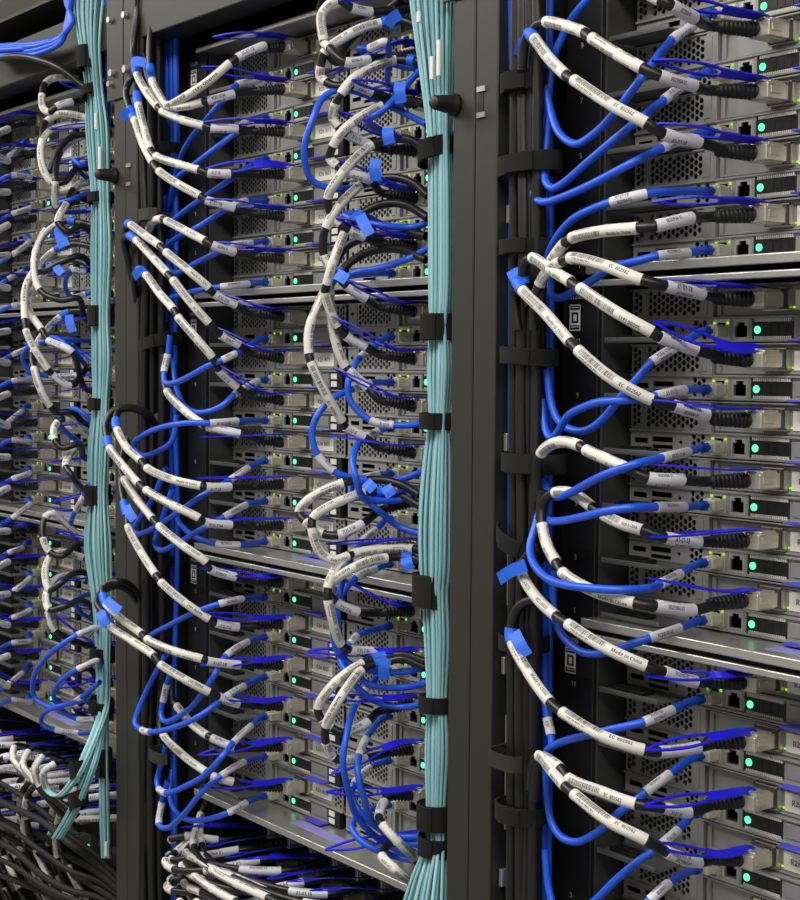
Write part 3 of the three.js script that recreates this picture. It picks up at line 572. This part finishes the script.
for (const [j, [x, z]] of [[512, 68], [545, 60], [550, 54]].entries()) trunk('riser_cable', `blue vertical cable beside the right rack's black trunk, ${['between post and trunk', 'touching the trunk', 'next to the numbered strip'][j]}`, null, wob(x, z, 7, 1.2, -1), 0.003, M.blue);
for (const [j, [x, z]] of [[140, 66], [144, 74], [148, 60], [152, 68], [156, 52], [160, 60]].entries()) trunk('trunk_cable', `thick black vertical cable at the middle rack's left side, ${NTH[j]} from the post`, null, wob(x, z, 7, 2.5, 0), 0.0046, M.blackCable);
for (const [x, z] of [[166, 42], [171, 38], [175, 44]]) trunk('riser_cable', `blue vertical cable at the middle rack's left side, ${x < 168 ? 'left' : x < 173 ? 'centre' : 'right'} one of three`, null, wob(x, z, 7, 2, 2), 0.003, M.blue);
for (let k = 0; k < 5; k++) trunk('drop_cable', `blue cable dropping from the middle rack's top beside the white sleeves, ${NTH[k]} from the left`, null, [[158 + k * 4.5, -30, 44], [158 + k * 4.5, 40, 46], [159 + k * 4.3, 100, 44], [162 + k * 4, 150, 36], [166 + k * 4, 200, 14]], 0.0034, M.blue);
// blue bundle that crosses the left rack's top beam and turns up behind the aqua fibres
for (let k = 0; k < 6; k++) trunk('feeder_cable', `blue cable crossing the left rack's top beam towards the aqua fibres, ${NTH[k]} from the top`, null, [[-20, 47 + k * 2, 96 + k % 3 * 4], [14, 45 + k * 2, 98 + k % 3 * 4], [40, 43 + k * 2, 98 + k % 2 * 5], [62, 36 + k, 92], [72 - k, 22, 86], [66 + k, 0, 84], [66 + k, -30, 84]], 0.0032, M.blue);
for (let k = 0; k < 5; k++) trunk('feeder_cable', `blue cable dropping beside the left rack's aqua fibres, ${NTH[k]} from the fibres`, null, [[100 + k * 2, -30, 70], [102 + k * 1.6, 10, 70], [104 + k, 40, 66], [107, 75 + k * 3, 60], [108, 130, 50]], 0.003, M.blue);
trunk('power_lead', 'thin dark cable draped over the left rack\'s top beam', null, [[-15, 62, 100], [14, 56, 108], [40, 60, 110], [62, 70, 100], [80, 84, 85], [98, 96, 70]], 0.0036, M.blackCable);

// aqua fibres
function fibre(k, i, n, rows, label, group, ang) {
  const q = Math.sqrt((i + 0.5) / n), ph = i * 2.39996;
  const pts = rows.map(([cx, y, h, z, tw = 0], j) => [cx + h * q * Math.cos(ph + j * 0.035 + tw), y, z + h * 0.85 * q * Math.sin(ph + j * 0.035 + tw)]);
  const ps = pts.map(([x, y, z]) => at(x, y, z / 1000)), b = ps[ps.length - 1].clone();
  const o = thing('fibre_cable', label, 'cable', [b.x, b.y, b.z], group);
  part('jacket', tube(new THREE.CatmullRomCurve3(ps.map((p) => p.clone().sub(b)), false, 'centripetal'), 0, 1, 0.00155, ps.length * 4, 7), M.aqua[i % 3], o);
}
const mid = [[433, -30, 26, 60], [434, 13, 22, 60], [437, 70, 17, 60], [440, 140, 11.5, 60], [441, 200, 12, 60], [441, 300, 11.5, 60], [440, 326, 10, 60], [440, 370, 12.5, 60], [439, 420, 10, 60], [437, 460, 14, 60], [435, 520, 17, 62], [435, 570, 16, 62], [435, 592, 13.5, 62], [437, 640, 13, 60], [437, 703, 10, 60], [437, 750, 12, 60], [436, 812, 9.5, 60], [435, 843, 10, 60], [428, 880, 18, 66], [420, 930, 26, 74]];
for (let i = 0; i < 40; i++) fibre('B', i, 40, mid, 'aqua fibre cable in the strapped bundle on the middle rack\'s right post', 'aqua fibres of the middle rack');
const lft = [[92, -30, 18, 74], [89, 10, 16, 76], [90, 40, 12, 78], [92, 60, 10, 76], [95, 92, 9.5, 68], [98, 130, 12, 64], [101, 198, 9.5, 62], [102, 250, 11, 62], [101, 317, 9, 62], [102, 360, 10, 62], [101, 404, 8, 62], [99, 450, 11, 62], [98, 495, 10, 62], [98, 545, 14, 64], [102, 600, 10, 62], [103, 654, 7, 62], [103, 704, 6.5, 62]];
for (let i = 0; i < 34; i++) {
  const tail = i % 3 === 0 ? [[104, 760, 5, 60], [105, 820, 5, 60], [106, 858, 4.5, 60]] : i % 3 === 1 ? [[99, 735, 5, 84], [91, 765, 6, 104], [80, 795, 5.5, 112], [68, 820, 5.5, 116], [57, 838, 5.5, 118]] : [[96, 730, 5, 88], [87, 752, 5.5, 104], [78, 772, 5, 114], [66, 790, 4, 118], [56, 796, 3.5, 116], [46, 788, 3, 112], [43, 772, 2, 108]];
  fibre('C', i, 34, [...lft, ...tail], 'aqua fibre cable in the strapped bundle on the left rack\'s right post', 'aqua fibres of the left rack');
}
// hook-and-loop straps: an elliptic band round a bundle
function strap(label, px, py, z, rx, rz, h, tiltZ = 0, tail = true) {
  const c = at(px, py, z / 1000), o = thing('cable_strap', label, 'strap', [c.x, c.y - h / 2000, c.z]);
  const n = 40, pos = [], idx = [];
  for (let i = 0; i <= n; i++) {
    const a = i / n * Math.PI * 2, ca = Math.cos(a), sa = Math.sin(a);
    for (const [rad, y] of [[0, 0], [1.6, 0.4], [1.6, h - 0.4], [0, h], [0, 0]]) pos.push((rx + rad) * ca / 1000, (y + tiltZ * rx * ca) / 1000, (rz + rad) * sa / 1000);
    if (i) for (let k = 0; k < 4; k++) { const A = (i - 1) * 5 + k, B = i * 5 + k; idx.push(A, A + 1, B + 1, A, B + 1, B); }
  }
  const g = new THREE.BufferGeometry(); g.setAttribute('position', new THREE.Float32BufferAttribute(pos, 3)); g.setIndex(idx); g.computeVertexNormals();
  part('band', g, M.velcro, o);
  if (tail) { // the free end lies on the band's front
    const t = []; for (let k = 0; k <= 8; k++) { const a = 0.9 + k * 0.11; t.push(V((rx + 2.6) * Math.cos(a) / 1000, h / 2000 + tiltZ * rx * Math.cos(a) / 1000, (rz + 2.6) * Math.sin(a) / 1000)); }
    part('free_end', ribbon(t, (h - 1.5) / 1000, upv, 0.0012), M.velcro, o);
  }
  return o;
}
for (const [y, h, px, w, tz, d] of [[152, 17, 438, 16, 0.28, 'slanted under the pin'], [327, 22, 440, 15.5, 0, 'plain one above the short one'], [421, 14, 439, 15, 0, 'short one halfway up'], [590, 28, 434, 20, 0, 'widest, with rounded free end'], [703, 14, 438, 14, 0, 'narrow one below the widest'], [815, 22, 436, 15, 0, 'upper of the bottom pair'], [844, 16, 437, 14, -0.08, 'lower of the bottom pair']])
  strap(`black strap round the middle rack's aqua fibres, ${d}`, px, y, 61, w, 15, h, tz);
for (const [y, h, px, z, w, tz, d] of [[58, 26, 91, 76, 15, 0.05, 'wide one at the top'], [92, 12, 95, 68, 16, 0.25, 'slanted one below the top'], [198, 12, 101, 62, 14, 0.1, 'under the pin'], [316, 24, 101, 62, 14.5, 0, 'at the height of the upper ledge'], [404, 14, 101, 62, 13, 0, 'short one halfway'], [495, 24, 98, 62, 15, 0, 'at the lower ledge'], [655, 18, 103, 62, 11.5, 0, 'narrow one at lower middle'], [705, 14, 102, 64, 12, -0.3, 'where the bundle splits']])
  strap(`black strap round the left aqua fibres, ${d}`, px, y, z, w, 13, h, tz);
strap('tall black strap round the aqua strand that drops straight, far left', 104, 762, 61, 9, 8, 34);
strap('black strap round the steep slanting aqua strand, far left', 79, 800, 112, 10, 9, 20, 0.5);
strap('black strap round the upper slanting aqua strand, far left', 79, 770, 113, 9, 8, 18, 0.5);
for (const [y, h, px, w, tz, d] of [[83, 15, 527, 21, 0, 'highest'], [165, 15, 530, 30, 0.03, 'second, broad with a straight face'], [247, 12, 527, 23, 0, 'third, under the top clip'], [356, 13, 529, 25, -0.06, 'fourth, sagging'], [463, 15, 533, 29, 0, 'fifth, next to the second clip'], [541, 13, 522, 20, -0.4, 'sixth, slanting'], [642, 12, 524, 20, 0, 'seventh'], [811, 14, 521, 21, 0, 'lowest, sagging']])
  strap(`black strap round the right rack's black trunk, ${d}`, px, y, 72, w, 17, h, tz);
for (const [y, h, px, w, tz, d] of [[150, 12, 162, 26, 0, 'highest'], [345, 14, 160, 28, 0.25, 'second, slanting'], [562, 12, 152, 30, 0.1, 'third'], [790, 18, 152, 18, 0, 'lowest']])
  strap(`black strap round the middle rack's left trunk, ${d}`, px, y, 56, w, 20, h, tz);
// flat hooks that stick out of the racks' inner sides
for (const [x, y, k] of [[506, 759, 'right'], [160, 755, 'middle'], [150, 215, 'middle']]) {
  const c = at(x, y, 0.09), o = thing('cable_hook', `flat dark cable hook on the ${k} rack's side, ${y > 500 ? 'low beside the trunk' : 'above the white sleeves'}`, 'hook', [c.x, c.y - 0.006, 0.07]);
  const g = []; for (const p of [[-0.018, 0, -0.014], [-0.018, 0, 0.018], [-0.014, 0, 0.025], [-0.006, 0, 0.028], [0.016, 0, 0.028], [0.02, 0, 0.022]]) g.push(V(p[0], 0.006, p[2]));
  part('hook_plate', ribbon(new THREE.CatmullRomCurve3(g, false, 'centripetal').getPoints(24), 0.012, upv, 0.0018), M.rack, o);
}
// white stickers folded round some aqua fibres
for (const [x, y, h, z, d] of [[432, 68, 22, 80, 'lower left of the upper pair'], [439, 58, 34, 81, 'taller of the upper pair'], [419, 17, 10, 86, 'at the top edge'], [96, 121, 22, 76, 'upper one, far left'], [100, 158, 30, 76, 'lower one, far left'], [106, 849, 20, 68, 'at the end of the drooping aqua strand']]) {
  const c = at(x, y, z / 1000), o = thing('fibre_sticker', `white paper sticker on the aqua fibres, ${d}`, 'sticker', [c.x, c.y, c.z]);
  part('wrap', (() => { const g = new THREE.CylinderGeometry(0.002, 0.002, h / 1200, 10); return g; })(), M.paper, o);
}

// ------------------------------------------------------------------ switches and their piled cables under the lowest enclosures
function switchBox(k, dy, label) {
  const yb = rowY(2, 5) - 0.03 - dy, o = thing('network_switch', label, 'network switch', [RX[k] + 0.085, yb - 0.088, -0.05]);
  part('case', bx(-220, 220, 0, 86, -400, -2, 1), M.rackDark, o);
  for (let j = 0; j < 18; j++) for (const r of [0, 1]) part('port', bx(-205 + j * 22, -187 + j * 22, 16 + r * 34, 28 + r * 34, -4, 0.5, 0.5), M.steelDark, o);
  const led = new THREE.CylinderGeometry(0.003, 0.003, 0.001, 14); led.rotateX(Math.PI / 2); led.translate(-0.082, 0.008, -0.001); part('status_light', led, M.ledG, o);
}
for (const k of ['B', 'C']) { switchBox(k, 0, `black network switch under the ${RN[k]} rack's lowest enclosure, behind piled cables`); switchBox(k, 0.1, `black network switch at the bottom edge of the ${RN[k]} rack`); }
function pile(k, n, down) {
  for (let j = 0; j < n; j++) {
    const nn = Math.ceil(n * 0.72), r = (j % nn) % 2, dyy = j >= nn ? 0.1 : 0, X = RX[k] - 0.1 + (j % nn) * (0.4 / nn), b = V(X, rowY(2, 5) - 0.03 - dyy - 0.088 + 0.022 + (1 - r) * 0.034, -0.05);
    const o = thing('patch_cable', `sleeved black cable, ${dyy ? 'lower' : 'upper'} switch under ${RN[k]} rack, ${r ? 'bottom' : 'top'} row, ${NTH[Math.floor((j % nn) / 2)]} from left`, 'cable', [b.x, b.y, b.z]);
    part('connector', plugGeo, M.nickel, o);
    const dir = V(-0.16, -0.06, 1).normalize(), bt = part('boot', bootGeo, M.boot, o); bt.quaternion.setFromUnitVectors(upv, dir); bt.position.set(0, 0, 0.024);
    const e = dir.clone().multiplyScalar(0.031).add(V(0, 0, 0.024)), tx = RX[k] - 0.15 - X, w = rr(-0.008, 0.008), zz = 0.1 + 0.006 * (j % 5);
    const P2 = down ? [e, V(-0.012, -0.003, 0.075), V(-0.04, -0.008 + w, zz + 0.01), V(-0.07, -0.03 + w, zz + 0.015), V(-0.085 + w, -0.06, zz + 0.01), V(-0.08 + w, -0.1, zz), V(-0.05, -0.14, zz - 0.01), V(0.02, -0.19, zz - 0.02)]
      : [e, V(-0.012, -0.003, 0.075), V(-0.04, -0.006 + w, zz), V(tx * 0.4 - 0.03, -0.012 + w * 1.4, zz + 0.012), V(tx * 0.7 - 0.02, -0.014 + w, zz + 0.006), V(tx * 0.9, -0.01 + w, zz - 0.01), V(tx, 0.01 + w, 0.075), V(tx + 0.002, 0.05, 0.06), V(tx + 0.01, 0.12, 0.05)];
    runCable(o, P2, down ? ['k', 't', 'k', 'w', 'k', 'w', 'k', 'k'] : ['k', 't', 'k', 'w', 'k', 'w', 'k', 'k', 'k'], IBR, M.blackCable, 5);
    const T = new THREE.CatmullRomCurve3([V(0, 0.0062, 0.012), V(-0.002, 0.009, 0.04), V(-0.02 + w, 0.008 + w, 0.075), V(-0.045 + w, 0.002 + w * 1.5, 0.1 + w)], false, 'centripetal');
    const body = T.getPoints(12).slice(0, 10), loop = []; for (let u = 0; u <= 1.0001; u += 0.1) loop.push(T.getPoint(0.74 + 0.26 * u));
    part('pull_tab', merge([ribbon(body, 0.01, V(1, rr(-0.3, 0.5), 0.2).normalize(), 0.0009), ribbon(loop, 0.0022, V(1, 0.2, 0.1).normalize(), 0.0012, (u) => 0.0062 * Math.sin(Math.PI * (0.18 + 0.82 * u))), ribbon(loop, 0.0022, V(1, 0.2, 0.1).normalize(), 0.0012, (u) => -0.0062 * Math.sin(Math.PI * (0.18 + 0.82 * u)))]), M.tab, o);
  }
}
pile('B', 26, false); pile('C', 26, true);
for (let k = 0; k < 8; k++) { const o1 = rr(-6, 6), o2 = rr(-6, 6), z = rr(66, 96); trunk('trunk_cable', `thick black cable slanting down right below the left rack's pile, ${NTH[k]} from the top`, null, [[-30, 772 + k * 13 + o1, z], [14, 796 + k * 12 + o1, z + 4], [42, 816 + k * 11 + o2, z], [72, 842 + k * 9 + o2, z - 6], [100, 858 + k * 8, 60], [130, 890 + k * 5, 40]], k % 3 ? 0.0042 : 0.0034, M.matteCable); }
for (const [j, sp] of [[[32, 748, 40], [14, 748, 112], [14, 760, 122], [32, 780, 118], [60, 812, 96], [80, 830, 70]], [[48, 752, 40], [28, 752, 112], [23, 764, 122], [36, 782, 118], [66, 810, 96]], [[62, 760, 40], [42, 757, 112], [35, 768, 122], [40, 786, 116], [70, 812, 96]], [[74, 768, 40], [54, 764, 112], [44, 772, 120], [48, 790, 112], [78, 816, 90]]].entries()) {
  const ps = sp.map(([x, y, z]) => at(x, y, z / 1000)), b = ps[0].clone(), o = thing('patch_cable', `white sleeved cable bending down over the left rack's pile, ${NTH[j]} from the left`, 'cable', [b.x, b.y, b.z]);
  runCable(o, ps.map((p) => p.clone().sub(b)), ['k', 'w', 'w', 'k', 'k'], IBR, M.blackCable, 6);
}

renderer.render(scene, camera);
